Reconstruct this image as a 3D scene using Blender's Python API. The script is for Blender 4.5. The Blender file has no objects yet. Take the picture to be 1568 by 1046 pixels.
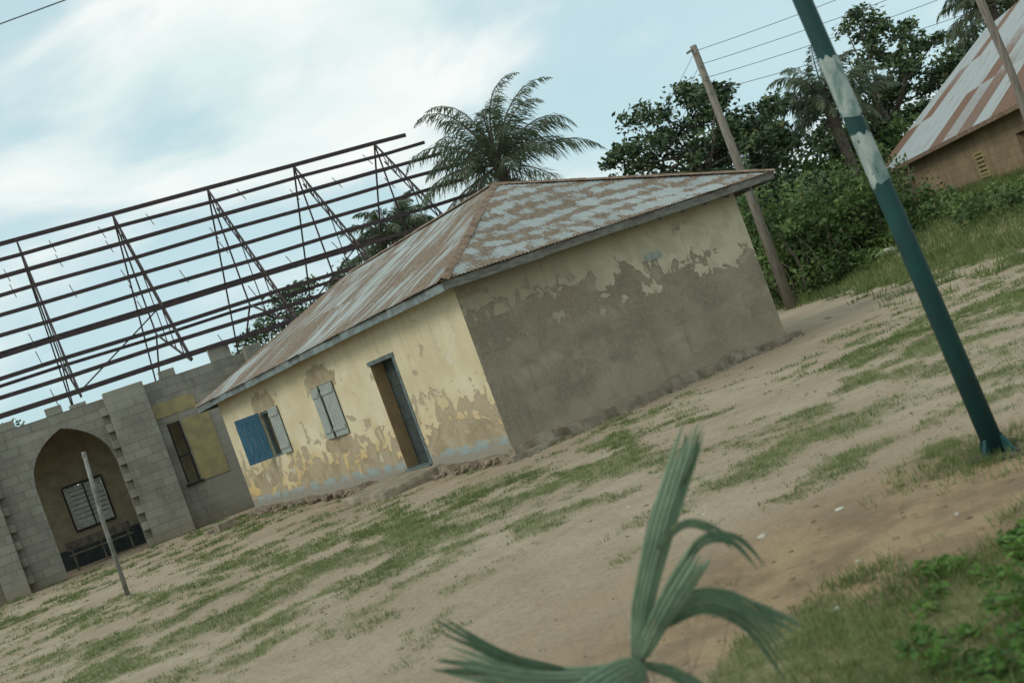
import bpy, bmesh, math, random
import numpy as np
from mathutils import Vector, Matrix
random.seed(7); RNG=np.random.default_rng(11)
S=bpy.context.scene; COL=S.collection
R=math.radians

# ---------------------------------------------------------------- materials
class NT:
    def __init__(s,name):
        s.m=bpy.data.materials.new(name); s.m.use_nodes=True
        s.n=s.m.node_tree.nodes; s.l=s.m.node_tree.links
        s.b=s.n["Principled BSDF"]; s.b.inputs["Roughness"].default_value=.9
        s.b.inputs["Specular IOR Level"].default_value=.2
    def new(s,t,**k):
        x=s.n.new(t)
        for a,v in k.items(): setattr(x,a,v)
        return x
    def put(s,inp,v):
        if isinstance(v,bpy.types.NodeSocket): s.l.new(v,inp)
        elif v is not None:
            if hasattr(inp.default_value,'__len__') and not hasattr(v,'__len__'): v=(v,)*len(inp.default_value)
            if hasattr(v,'__len__') and len(inp.default_value)==4 and len(v)==3: v=(*v,1)
            inp.default_value=v
    def obj(s): return s.new("ShaderNodeTexCoord").outputs["Object"]
    def sep(s,v):
        x=s.new("ShaderNodeSeparateXYZ"); s.put(x.inputs[0],v); return x.outputs
    def comb(s,a,b,c):
        x=s.new("ShaderNodeCombineXYZ"); s.put(x.inputs[0],a); s.put(x.inputs[1],b); s.put(x.inputs[2],c); return x.outputs[0]
    def mapv(s,v,sc=(1,1,1),loc=(0,0,0)):
        x=s.new("ShaderNodeMapping"); s.put(x.inputs[0],v); x.inputs["Scale"].default_value=sc; x.inputs["Location"].default_value=loc; return x.outputs[0]
    def noise(s,v,sc,det=4,rough=.55,dist=0):
        x=s.new("ShaderNodeTexNoise"); s.put(x.inputs["Vector"],v); x.inputs["Scale"].default_value=sc
        x.inputs["Detail"].default_value=det; x.inputs["Roughness"].default_value=rough; x.inputs["Distortion"].default_value=dist
        return x.outputs[0]
    def ma(s,op,a,b=None,c=None,clamp=False):
        x=s.new("ShaderNodeMath",operation=op); x.use_clamp=clamp
        s.put(x.inputs[0],a); s.put(x.inputs[1],b)
        if c is not None: s.put(x.inputs[2],c)
        return x.outputs[0]
    def step(s,v,lo,hi,a=0,b=1):
        x=s.new("ShaderNodeMapRange",interpolation_type='SMOOTHSTEP'); s.put(x.inputs[0],v)
        s.put(x.inputs[1],lo); s.put(x.inputs[2],hi); s.put(x.inputs[3],a); s.put(x.inputs[4],b); return x.outputs[0]
    def mix(s,f,a,b,bt='MIX'):
        x=s.new("ShaderNodeMixRGB",blend_type=bt); s.put(x.inputs[0],f); s.put(x.inputs[1],a); s.put(x.inputs[2],b); return x.outputs[0]
    def bump(s,h,st=.3,d=.02,prev=None):
        x=s.new("ShaderNodeBump"); s.put(x.inputs["Height"],h); x.inputs["Strength"].default_value=st; x.inputs["Distance"].default_value=d
        if prev: s.l.new(prev,x.inputs["Normal"])
        s.l.new(x.outputs[0],s.b.inputs["Normal"]); return x.outputs[0]
    def col(s,c): s.put(s.b.inputs["Base Color"],c)

def simple(name,c,c2=None,sc=6,rough=.85,bump=.3,metal=0,stretch=(1,1,1)):
    t=NT(name); v=t.mapv(t.obj(),stretch); n=t.noise(v,sc,6,.65)
    c2=c2 or tuple(x*.6 for x in c)
    t.col(t.mix(t.step(n,.35,.65),c2,c)); t.b.inputs["Roughness"].default_value=rough
    t.b.inputs["Metallic"].default_value=metal
    t.bump(t.noise(v,sc*6,4),bump,.01); return t.m

def mat_longwall():
    t=NT("cream_plaster"); o=t.obj(); x,y,z=t.sep(o)[0:3]
    big=t.noise(o,.9,5,.6); mid=t.noise(o,2.6,6,.6,.4); fine=t.noise(o,14,5,.7)
    cream=t.mix(t.step(big,.35,.65),(.56,.49,.32),(.66,.60,.43))
    gold=t.mix(t.step(t.ma('ADD',z,t.ma('MULTIPLY',big,1.6)),1.0,2.3),(.58,.42,.19),cream)
    c=t.mix(t.step(fine,.45,.75,0,.3),gold,(.42,.36,.24))
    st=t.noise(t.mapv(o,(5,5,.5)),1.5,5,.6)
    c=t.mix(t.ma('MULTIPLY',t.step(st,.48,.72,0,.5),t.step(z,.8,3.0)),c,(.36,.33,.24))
    thr=t.ma('ADD',mid,t.step(z,.5,2.1,.13,-.05))
    flake=t.step(thr,.59,.61)
    def blob(cx,cz,rx,rz,ns=.9):
        dx=t.ma('DIVIDE',t.ma('SUBTRACT',x,cx),rx); dz=t.ma('DIVIDE',t.ma('SUBTRACT',z,cz),rz)
        d=t.ma('ADD',t.ma('MULTIPLY',dx,dx),t.ma('MULTIPLY',dz,dz))
        d=t.ma('ADD',d,t.ma('MULTIPLY',t.ma('SUBTRACT',t.noise(o,3.2,5,.6),.5),2.6*ns)); return t.step(d,1.02,.92)
    for b in [(1.3,.45,1.3,.45),(6.0,2.38,.75,.36,1.5),(9.2,2.38,.8,.34,1.5),(7.4,.45,1.4,.32),(4.6,.4,.9,.35),(6.1,1.05,.7,.2),(10.6,.75,1.0,.22)]:
        flake=t.ma('MAXIMUM',flake,blob(*b))
    grey=t.mix(t.step(mid,.35,.65),(.29,.235,.155),(.40,.34,.235)); grey=t.mix(t.step(fine,.45,.7,0,.5),grey,(.47,.41,.30))
    c=t.mix(flake,c,grey)
    spots=t.step(t.noise(t.mapv(o,(1,1,1),(14,0,2)),5.5,5,.6),.67,.69); c=t.mix(t.ma('MULTIPLY',spots,.8),c,(.30,.25,.17))
    wht=t.step(t.noise(t.mapv(o,(1,1,1),(4,0,9)),1.7,6,.7),.60,.63,0,.5)
    c=t.mix(wht,c,(.64,.62,.52))
    lvl=t.ma('ADD',z,t.ma('MULTIPLY',t.noise(o,3,4),.25))
    base=t.step(lvl,.50,.45); c=t.mix(base,c,t.mix(fine,(.21,.19,.155),(.36,.34,.28)))
    blue=t.ma('MULTIPLY',t.ma('MULTIPLY',t.step(lvl,.38,.43),t.step(lvl,.56,.52)),t.step(t.noise(o,2.3,5,.65),.44,.54))
    c=t.mix(t.ma('MULTIPLY',blue,.65),c,(.27,.37,.39))
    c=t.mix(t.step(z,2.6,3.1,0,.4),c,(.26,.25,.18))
    t.col(c)
    b1=t.bump(flake,.6,-.012) ; t.bump(t.noise(o,30,5,.7),.35,.012,b1)
    return t.m

def mat_sidewall():
    t=NT("weathered_cement_plaster"); o=t.obj(); x,y,z=t.sep(o)[0:3]
    big=t.noise(o,.8,5,.6); mid=t.noise(o,2.2,6,.62,.5); fine=t.noise(o,16,5,.7)
    bound=t.ma('SUBTRACT',2.56,t.ma('MULTIPLY',x,.125))
    n2=t.noise(t.mapv(o,(1.0,1,1.0),(3,0,1)),2.0,6,.52,.6)
    h=t.ma('SUBTRACT',t.ma('ADD',z,t.ma('MULTIPLY',t.ma('SUBTRACT',n2,.5),1.9)),bound)
    up=t.step(h,-.015,.015)
    isl=t.step(t.noise(t.mapv(o,(1,1,1),(7,3,5)),2.9,4,.5),.595,.61)
    isl=t.ma('MULTIPLY',isl,t.ma('MULTIPLY',t.step(z,1.5,1.8),t.step(z,2.9,2.6)))
    up=t.ma('ABSOLUTE',t.ma('SUBTRACT',up,isl))
    low=t.mix(t.step(big,.35,.65),(.24,.20,.14),(.31,.265,.195))
    low=t.mix(t.step(mid,.5,.68,0,.6),low,(.37,.335,.255))
    low=t.mix(t.step(t.noise(t.mapv(o,(1,1,1.6),(8,2,1)),1.3,5,.6),.48,.64,0,.6),low,(.18,.16,.12))
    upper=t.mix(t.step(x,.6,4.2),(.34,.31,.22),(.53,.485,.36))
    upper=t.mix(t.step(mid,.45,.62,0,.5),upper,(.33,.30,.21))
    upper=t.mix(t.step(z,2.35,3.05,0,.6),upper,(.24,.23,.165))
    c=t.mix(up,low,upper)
    c=t.mix(t.ma('MULTIPLY',t.step(h,-.07,0),t.step(h,.02,0,0,.7)),c,(.19,.155,.105))  # dark line along the coat boundary: shadow of the plaster thickness, painted in
    c=t.mix(t.step(fine,.4,.75,0,.35),c,(.43,.40,.31))
    edge=t.step(t.ma('ADD',x,t.ma('MULTIPLY',mid,.5)),.26,.10,0,.45); c=t.mix(edge,c,(.47,.43,.32))
    c=t.mix(t.step(t.ma('ADD',z,t.ma('MULTIPLY',mid,.5)),.95,.3,0,.6),c,(.38,.31,.215))
    drip=t.noise(t.mapv(o,(4,4,.35)),1.4,5,.6); c=t.mix(t.step(drip,.54,.72,0,.35),c,(.18,.16,.12))
    t.col(c)
    b1=t.bump(up,.6,-.012); t.bump(t.ma('ADD',t.noise(o,26,6,.7),t.ma('MULTIPLY',mid,3)),.45,.012,b1)
    return t.m

def mat_roof(name,side):
    t=NT(name); uv=t.new("ShaderNodeUVMap").outputs[0]; u,v,_=t.sep(uv)[0:3]
    P=.46 if side else 1.7
    shu=t.ma('FLOOR',t.ma('DIVIDE',u,.66)); shv=t.ma('FLOOR',t.ma('DIVIDE',v,P))
    wn=t.new("ShaderNodeTexWhiteNoise",noise_dimensions='2D'); t.put(wn.inputs[0],t.comb(shu,shv,0))
    fr=t.ma('FRACT',t.ma('DIVIDE',v,P))
    band=t.step(t.ma('ABSOLUTE',t.ma('SUBTRACT',fr,.5)),.05,.5)
    if side: n=t.noise(t.comb(t.ma('MULTIPLY',u,4.2),t.ma('MULTIPLY',v,3.4),3.3),1.0,5,.6,.3)
    else: n=t.noise(t.comb(t.ma('MULTIPLY',u,4.0),t.ma('MULTIPLY',v,.6),3.3),1.0,6,.65,.3)
    n2=t.noise(uv,11,5,.7); big=t.noise(uv,.7,3)
    r=t.ma('ADD',t.ma('ADD',n,t.ma('MULTIPLY',band,.18 if side else .04)),t.ma('MULTIPLY',wn.outputs[0],.10 if side else .16))
    r=t.ma('ADD',r,t.ma('MULTIPLY',t.ma('SUBTRACT',n2,.5),.25)); r=t.ma('ADD',r,t.ma('MULTIPLY',t.ma('SUBTRACT',big,.5),.3))
    rust=t.step(r,.57 if side else .47,.70 if side else .64)
    zinc=t.mix(n2,(.26,.30,.30),(.42,.455,.44))
    zinc=t.mix(t.step(wn.outputs[0],.2,.9,0,.4),zinc,(.21,.245,.25))
    rc=t.mix(t.step(n2,.35,.65),(.135,.088,.056),(.25,.185,.125))
    c=t.mix(t.ma('MULTIPLY',rust,.9),zinc,rc)
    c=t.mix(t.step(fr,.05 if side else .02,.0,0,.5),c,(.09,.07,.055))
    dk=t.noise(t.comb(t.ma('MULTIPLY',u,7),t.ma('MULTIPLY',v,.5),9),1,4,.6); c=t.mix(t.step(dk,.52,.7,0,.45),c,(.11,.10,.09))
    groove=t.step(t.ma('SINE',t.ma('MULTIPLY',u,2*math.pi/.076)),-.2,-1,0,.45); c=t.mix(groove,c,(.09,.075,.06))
    t.col(c); t.b.inputs["Metallic"].default_value=.1; t.put(t.b.inputs["Roughness"],t.step(rust,0,1,.55,.9)); t.b.inputs["Specular IOR Level"].default_value=.35
    t.bump(n2,.3,.01); return t.m

def mat_blocks(name,c1,c2,mort):
    t=NT(name); o=t.obj(); x,y,z=t.sep(o)[0:3]
    br=t.new("ShaderNodeTexBrick"); t.put(br.inputs["Vector"],t.comb(t.ma('ADD',x,y),z,0)); br.inputs["Scale"].default_value=1
    br.inputs["Brick Width"].default_value=.46; br.inputs["Row Height"].default_value=.235; br.inputs["Mortar Size"].default_value=.012
    br.inputs["Mortar Smooth"].default_value=.4; br.inputs["Color1"].default_value=(*c1,1); br.inputs["Color2"].default_value=(*c2,1); br.inputs["Mortar"].default_value=(*mort,1)
    n=t.noise(o,1.1,6,.65); c=t.mix(t.step(n,.4,.7,0,.5),br.outputs[0],tuple(a*.62 for a in c1))
    c=t.mix(t.step(t.noise(t.mapv(o,(3,3,.5)),1.2,5),.5,.75,0,.45),c,tuple(a*.45 for a in c1))
    c=t.mix(t.step(t.noise(o,.6,4),.48,.6,0,.5),c,tuple(a*1.2 for a in c2))
    c=t.mix(t.step(z,.5,0,0,.5),c,(.23,.18,.12))
    t.col(c); b=t.bump(br.outputs["Fac"],.4,-.012); t.bump(t.noise(o,25,5),.4,.012,b); return t.m

def mat_ground():
    t=NT("sandy_ground"); o=t.obj()
    at=t.new("ShaderNodeAttribute",attribute_name="mask"); g,d,w=t.sep(at.outputs["Color"])[0:3]
    n1=t.noise(o,.35,6,.6); n2=t.noise(o,2.2,6,.65); n3=t.noise(o,18,5,.75); n4=t.noise(o,70,3,.7)
    c=t.mix(t.step(n1,.35,.65),(.335,.265,.185),(.42,.345,.25))
    c=t.mix(t.step(n2,.42,.68,0,.5),c,(.29,.22,.145))
    c=t.mix(t.step(n3,.5,.72,0,.5),c,(.48,.41,.31))
    c=t.mix(t.step(n3,.48,.34,0,.5),c,(.20,.155,.10))
    c=t.mix(t.step(n4,.55,.68,0,.65),c,(.15,.115,.075))
    dirt=t.mix(t.step(n2,.35,.65),(.20,.135,.08),(.35,.25,.145)); dirt=t.mix(t.step(n3,.5,.7,0,.6),dirt,(.14,.10,.06))
    c=t.mix(t.ma('MULTIPLY',d,.85),c,dirt)
    gr=t.mix(t.step(n3,.4,.6),(.11,.13,.05),(.21,.205,.10))
    ge=t.step(t.ma('ADD',g,t.ma('MULTIPLY',t.ma('SUBTRACT',n3,.5),1.8)),.2,1.0,0,.75)
    c=t.mix(ge,c,gr)
    t.col(c); t.b.inputs["Roughness"].default_value=1
    b=t.bump(n2,.6,.06); b=t.bump(n3,.7,.035,b); t.bump(n4,.5,.01,b); return t.m

def mat_leaf(name,dark,light,tr=.3,clump=.6):
    t=NT(name); g=t.new("ShaderNodeNewGeometry"); o=t.obj()
    r=g.outputs["Random Per Island"]; n=t.noise(o,clump,3)
    f=t.ma('ADD',t.ma('MULTIPLY',r,.5),t.ma('MULTIPLY',t.step(n,.38,.62),.5))
    c=t.mix(f,dark,light); c=t.mix(t.step(r,.96,.98,0,.5),c,(.22,.18,.06)); t.col(c)
    t.b.inputs["Roughness"].default_value=.6; t.b.inputs["Specular IOR Level"].default_value=.3
    if tr==0: return t.m
    trn=t.new("ShaderNodeBsdfTranslucent"); t.put(trn.inputs[0],t.mix(.5,c,light))
    mx=t.new("ShaderNodeMixShader"); mx.inputs[0].default_value=tr
    t.l.new(t.b.outputs[0],mx.inputs[1]); t.l.new(trn.outputs[0],mx.inputs[2])
    t.l.new(mx.outputs[0],t.n["Material Output"].inputs[0]); return t.m

M={}
M['long']=mat_longwall(); M['side']=mat_sidewall(); M['roofS']=mat_roof("rusty_zinc_hip",True); M['roofL']=mat_roof("rusty_zinc_slope",False)
M['block']=mat_blocks("concrete_blocks",(.225,.215,.18),(.28,.27,.225),(.17,.16,.135))
M['mud']=mat_blocks("mud_brick",(.27,.20,.125),(.31,.235,.15),(.22,.16,.10))
M['ground']=mat_ground()
M['fascia']=simple("weathered_fascia_board",(.21,.21,.18),(.12,.12,.105),5,stretch=(1,1,4))
M['fasciaB']=simple("grey_blue_fascia_board",(.22,.27,.27),(.13,.15,.15),4)
M['cap']=simple("rusty_hip_cap",(.15,.095,.06),(.25,.19,.14),7)
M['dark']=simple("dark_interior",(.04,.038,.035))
M['plaster']=simple("ochre_plaster",(.33,.29,.19),(.24,.21,.145),3)
M['reveal']=simple("tan_reveal_plaster",(.36,.26,.14),(.27,.195,.105),3)
M['yellow']=simple("faded_yellow_board",(.36,.30,.15),(.27,.23,.13),3)
M['shutG']=simple("weathered_grey_shutter",(.37,.41,.38),(.24,.27,.25),7,stretch=(6,6,.6))
M['shutB']=simple("blue_painted_shutter",(.06,.17,.26),(.04,.10,.15),7,stretch=(6,6,.6))
M['door']=simple("dark_green_door",(.06,.075,.07),(.04,.05,.05),5)
M['frame']=simple("grey_green_frame",(.15,.20,.20),(.09,.11,.11),8)
M['stone']=simple("foundation_stone",(.27,.225,.165),(.14,.11,.08),5,bump=.8)
M['conc']=simple("old_concrete",(.33,.28,.21),(.21,.175,.13),4,bump=.6)
M['steel']=simple("red_oxide_steel",(.07,.05,.05),(.045,.036,.038),5,rough=.7)
M['teal']=simple("teal_painted_steel",(.016,.066,.064),(.018,.05,.050),3,rough=.5,bump=.08)
def mat_tape():
    t=NT("peeling_paper"); o=t.obj(); v=t.mapv(o,(1,1,.35)); a=t.noise(v,16,6,.65,.5); f=t.noise(o,45,4,.7)
    c=t.mix(t.step(a,.36,.64),(.12,.20,.19),(.36,.42,.40)); c=t.mix(t.step(f,.5,.7,0,.5),c,(.18,.26,.25)); t.col(c)
    t.b.inputs["Roughness"].default_value=.5; t.bump(a,.6,.01); return t.m
M['tape']=mat_tape()
M['wood']=simple("grey_wood_pole",(.25,.225,.19),(.14,.125,.105),5,stretch=(6,6,.5))
M['galv']=simple("galvanised_pipe",(.25,.26,.23),(.14,.14,.12),8,rough=.6)
M['wire']=simple("wire_black",(.10,.10,.10),(.06,.06,.06))
M['bark']=simple("bark",(.17,.145,.115),(.08,.07,.055),6,bump=.9)
M['white']=simple("white_louvre",(.55,.57,.54),(.42,.43,.40),9)
M['leafA']=mat_leaf("leaf_dark",(.026,.050,.028),(.11,.165,.070),0,.8)
M['leafB']=mat_leaf("leaf_mid",(.028,.060,.022),(.18,.27,.085),.25,.8)
M['leafP']=mat_leaf("palm_leaf",(.045,.07,.042),(.16,.205,.125),.3,.8)
M['grass']=mat_leaf("grass_blades",(.08,.12,.035),(.22,.27,.10),.3,1.2)
M['weed']=mat_leaf("weed_leaf",(.03,.075,.018),(.15,.28,.055),.35,2.2)
M['fern']=mat_leaf("young_palm_leaf",(.11,.18,.11),(.24,.33,.22),.3,5)
M['fernD']=mat_leaf("young_palm_leaf_dark",(.045,.085,.05),(.11,.17,.10),.3,5)

# ---------------------------------------------------------------- mesh helpers
def link(ob,parent=None):
    COL.objects.link(ob)
    if parent: ob.parent=parent
    return ob
def empty(name,loc=(0,0,0),rz=0):
    e=bpy.data.objects.new(name,None); e.location=loc; e.rotation_euler=(0,0,rz); e.empty_display_size=.3; return link(e)
class MB:
    def __init__(s): s.v=[]; s.f=[]
    def hexa(s,p):
        b=len(s.v); s.v+= [tuple(q) for q in p]
        s.f+=[(b,b+3,b+2,b+1),(b+4,b+5,b+6,b+7),(b,b+1,b+5,b+4),(b+1,b+2,b+6,b+5),(b+2,b+3,b+7,b+6),(b+3,b,b+4,b+7)]
    def box(s,x0,x1,y0,y1,z0,z1):
        s.hexa([(x0,y0,z0),(x1,y0,z0),(x1,y1,z0),(x0,y1,z0),(x0,y0,z1),(x1,y0,z1),(x1,y1,z1),(x0,y1,z1)])
    def beam(s,p,q,w,h=None):
        p=Vector(p);q=Vector(q);h=h or w; d=(q-p).normalized(); up=Vector((0,0,1)) if abs(d.z)<.95 else Vector((1,0,0))
        a=d.cross(up).normalized()*w/2; b=a.cross(d).normalized()*h/2
        s.hexa([p-a-b,p+a-b,p+a+b,p-a+b,q-a-b,q+a-b,q+a+b,q-a+b])
    def tube(s,pts,rad,n=10,cap=True):
        pts=[Vector(p) for p in pts]; rings=[]
        for i,p in enumerate(pts):
            d=(pts[min(i+1,len(pts)-1)]-pts[max(i-1,0)]).normalized()
            up=Vector((1,0,0)) if abs(d.x)<.9 else Vector((0,1,0))
            a=d.cross(up).normalized(); b=d.cross(a).normalized(); r=rad[i] if hasattr(rad,'__len__') else rad
            k=len(s.v); rings.append(k)
            for j in range(n):
                t=2*math.pi*j/n; s.v.append(tuple(p+a*math.cos(t)*r+b*math.sin(t)*r))
        for i in range(len(rings)-1):
            for j in range(n):
                j2=(j+1)%n; s.f.append((rings[i]+j,rings[i]+j2,rings[i+1]+j2,rings[i+1]+j))
        if cap: s.f.append(tuple(rings[0]+j for j in range(n))); s.f.append(tuple(rings[-1]+j for j in reversed(range(n))))
    def obj(s,name,mat,parent=None,smooth=False,bevel=0,loc=(0,0,0),rz=0,fix=True):
        me=bpy.data.meshes.new(name); me.from_pydata(s.v,[],s.f)
        if fix:
            bm=bmesh.new(); bm.from_mesh(me); bmesh.ops.remove_doubles(bm,verts=bm.verts,dist=1e-5) if fix=='weld' else None
            bmesh.ops.recalc_face_normals(bm,faces=bm.faces); bm.to_mesh(me); bm.free()
        me.materials.append(mat); ob=bpy.data.objects.new(name,me); ob.location=loc; ob.rotation_euler=(0,0,rz)
        if smooth: me.polygons.foreach_set('use_smooth',[True]*len(me.polygons))
        if bevel:
            m=ob.modifiers.new('bev','BEVEL'); m.width=bevel; m.segments=2
        return link(ob,parent)
def polys(name,V,mat,parent=None,k=4):
    V=np.asarray(V,dtype=np.float32).reshape(-1,3); n=len(V)//k
    me=bpy.data.meshes.new(name); me.vertices.add(len(V)); me.vertices.foreach_set('co',V.ravel())
    me.loops.add(len(V)); me.loops.foreach_set('vertex_index',np.arange(len(V),dtype=np.int32))
    me.polygons.add(n); me.polygons.foreach_set('loop_start',np.arange(0,len(V),k,dtype=np.int32))
    me.update(calc_edges=True); me.materials.append(mat)
    return link(bpy.data.objects.new(name,me),parent)

def wall(name,L,H,T,ops,mat,parent,loc,rz,extra_x=()):
    xs=sorted(set([0,L,*extra_x]+[o[0] for o in ops]+[o[1] for o in ops])); zs=sorted(set([0,H]+[o[2] for o in ops]+[o[3] for o in ops]))
    b=MB(); 
    def filled(i,j):
        if i<0 or j<0 or i>=len(xs)-1 or j>=len(zs)-1: return False
        cx=(xs[i]+xs[i+1])/2; cz=(zs[j]+zs[j+1])/2
        return not any(o[0]<cx<o[1] and o[2]<cz<o[3] for o in ops)
    def q(*p): k=len(b.v); b.v.extend(p); b.f.append((k,k+1,k+2,k+3))
    for i in range(len(xs)-1):
        for j in range(len(zs)-1):
            if not filled(i,j): continue
            x0,x1,z0,z1=xs[i],xs[i+1],zs[j],zs[j+1]
            q((x0,0,z0),(x1,0,z0),(x1,0,z1),(x0,0,z1)); q((x0,T,z0),(x0,T,z1),(x1,T,z1),(x1,T,z0))
            if not filled(i-1,j): q((x0,0,z0),(x0,0,z1),(x0,T,z1),(x0,T,z0))
            if not filled(i+1,j): q((x1,0,z0),(x1,T,z0),(x1,T,z1),(x1,0,z1))
            if not filled(i,j-1): q((x0,0,z0),(x0,T,z0),(x1,T,z0),(x1,0,z0))
            if not filled(i,j+1): q((x0,0,z1),(x1,0,z1),(x1,T,z1),(x0,T,z1))
    return b.obj(name,mat,parent,loc=loc,rz=rz,fix='weld')

_T=RNG.random((256,256))
def vn(x,y):
    xi=np.floor(x).astype(int); yi=np.floor(y).astype(int); fx=x-xi; fy=y-yi
    fx=fx*fx*(3-2*fx); fy=fy*fy*(3-2*fy)
    g=lambda a,b:_T[a%256,b%256]
    return (g(xi,yi)*(1-fx)+g(xi+1,yi)*fx)*(1-fy)+(g(xi,yi+1)*(1-fx)+g(xi+1,yi+1)*fx)*fy
def fbm(x,y,o=4):
    r=0;a=.5;t=0
    for i in range(o): r=r+a*vn(x+17*i,y+31*i); t+=a; x=x*2.03; y=y*2.03; a*=.55
    return r/t
def sst(v,a,b): t=np.clip((v-a)/(b-a),0,1); return t*t*(3-2*t)
def height(x,y):
    x=np.asarray(x,float); y=np.asarray(y,float)
    r=1.35*sst(x-8.6+(y-30)*.22,0,6.5)*sst(y,12,26)
    far=sst(np.hypot(x,y),60,200)*1.0
    near=(fbm(x*.5,y*.5,3)-.5)*.10*sst(np.hypot(x+.5,y-20),2,5)
    return r+near*(y<45)+far
def gmask(x,y):
    xr=x*.8-y*.6; yr=x*.6+y*.8
    n=fbm(xr*.55+9,yr*.55+3,3)*.32+fbm(xr*2.4+5,yr*2.0+50,3)*.68
    gz=lambda cx,cy,sx,sy:np.exp(-((x-cx)/sx)**2-((y-cy)/sy)**2)
    b=.05+.12*gz(-2.5,13,4.5,2.0)+.12*gz(-3.5,10.8,4,1.6)+.10*gz(.6,13.2,2.0,1.9)+.13*gz(2.3,9.3,1.3,1.8)+.16*gz(5.2,15.5,2.8,4)+.12*gz(3.0,7.3,.9,1.0)
    b=b+.08*gz(-8,20,5,4)
    b=b+.6*sst(5.35-y+.35*(fbm(x*2,y*2,2)-.5)*2,0,.6)*sst(x,.25,1.0)+.35*sst(x+(y-30)*.2,6.8,9.5)*sst(y,18,24)
    px=np.interp(y,[5,8.3,10.7,15,22,30],[-.6,0.,1.2,3.0,5.6,7.2]); b=b-.17*np.exp(-((x-px)/(.5+.045*y))**2)*(y>5)
    b=b-.22*gz(1.6,6.4,1.4,.65)-.1*gz(-2,20,8,2.0)-.10*gz(-1.8,7.8,1.4,1.2)
    return sst(n+b,.50,.80)

# ---------------------------------------------------------------- ground
ax=np.concatenate([np.array([-900,-500,-300,-180,-110,-70,-45,-32]),np.arange(-24,-10,.4),np.arange(-10,9,.11),np.arange(9,22,.3),np.array([24,28,35,50,80,130,220,400,900])])
ay=np.concatenate([np.array([-300,-100,-40,-15,-5,0,2]),np.arange(3,14,.09),np.arange(14,24,.16),np.arange(24,44,.5),np.array([46,50,58,70,90,130,200,350,600,1200])])
X,Y=np.meshgrid(ax,ay); Z=height(X,Y); G=gmask(X,Y)*(Y<60)
Z=Z+G*.015*(Y<40)
D=np.exp(-((X-2.2)/2.4)**2-((Y-6.3)/1.2)**2)*1.2+.8*(Y<6)*sst(X,-1,1); D=np.clip(D*(.5+fbm(X*1.5,Y*1.5)),0,1)
nx,ny=len(ax),len(ay); V=np.stack([X,Y,Z],-1).reshape(-1,3)
idx=np.arange(nx*ny).reshape(ny,nx); F=np.stack([idx[:-1,:-1],idx[:-1,1:],idx[1:,1:],idx[1:,:-1]],-1).reshape(-1,4)
me=bpy.data.meshes.new("ground"); me.from_pydata(V.tolist(),[],F.tolist())
me.polygons.foreach_set('use_smooth',[True]*len(me.polygons))
ca=me.color_attributes.new("mask",'FLOAT_COLOR','POINT'); C=np.ones((nx*ny,4),np.float32); C[:,0]=G.ravel(); C[:,1]=D.ravel(); C[:,2]=0
ca.data.foreach_set('color',C.ravel()); me.materials.append(M['ground']); link(bpy.data.objects.new("ground",me))

# ---------------------------------------------------------------- grass
HC=np.array([-.58,17.5]); Bv=np.array([.827,.562]); Av=np.array([-.562,.827])
def inhouse(x,y,pad=.1):
    dx=x-HC[0]; dy=y-HC[1]; p=dx*Bv[0]+dy*Bv[1]; q=dx*Av[0]+dy*Av[1]
    return (p>-pad)&(p<6.7+pad)&(q>-pad)&(q<12.1+pad)
def blades(x,y,h,nb,spread,w):
    n=len(x); x=np.repeat(x,nb); y=np.repeat(y,nb); h=np.repeat(h,nb)*RNG.uniform(.5,1.15,n*nb)
    x=x+RNG.normal(0,spread,n*nb); y=y+RNG.normal(0,spread,n*nb); z=height(x,y)-.005
    a=RNG.uniform(0,2*np.pi,n*nb); lean=RNG.uniform(.1,.9,n*nb)*h; b=RNG.uniform(0,2*np.pi,n*nb); ww=w*RNG.uniform(.6,1.3,n*nb)
    p0=np.stack([x-np.cos(a)*ww,y-np.sin(a)*ww,z],-1); p1=np.stack([x+np.cos(a)*ww,y+np.sin(a)*ww,z],-1)
    p2=np.stack([x+np.cos(b)*lean,y+np.sin(b)*lean,z+h],-1)
    return np.stack([p0,p1,p2],1)
out=[]
def scatter(n,x0,x1,y0,y1,thr,hs,nb,spread,w,p=1.0):
    x=RNG.uniform(x0,x1,n); y=RNG.uniform(y0,y1,n); g=gmask(x,y); k=(g**1.1*p>RNG.uniform(thr,1.2,n))&~inhouse(x,y); x=x[k];y=y[k];g=g[k]
    out.append(blades(x,y,hs*(.5+.7*g),nb,spread,w))
scatter(28000,-1.5,4,3.0,8,.01,.05,7,.02,.003)
scatter(54000,-9,8,7.5,15,.02,.055,6,.022,.0045)
scatter(38000,-16,10,14,24,.02,.07,6,.035,.008)
scatter(22000,-16,9,22,30,.05,.09,5,.05,.013)
scatter(20000,6.5,24,18,44,.1,.24,6,.09,.015)
polys("grass",np.concatenate(out),M['grass'],k=3)

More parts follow.
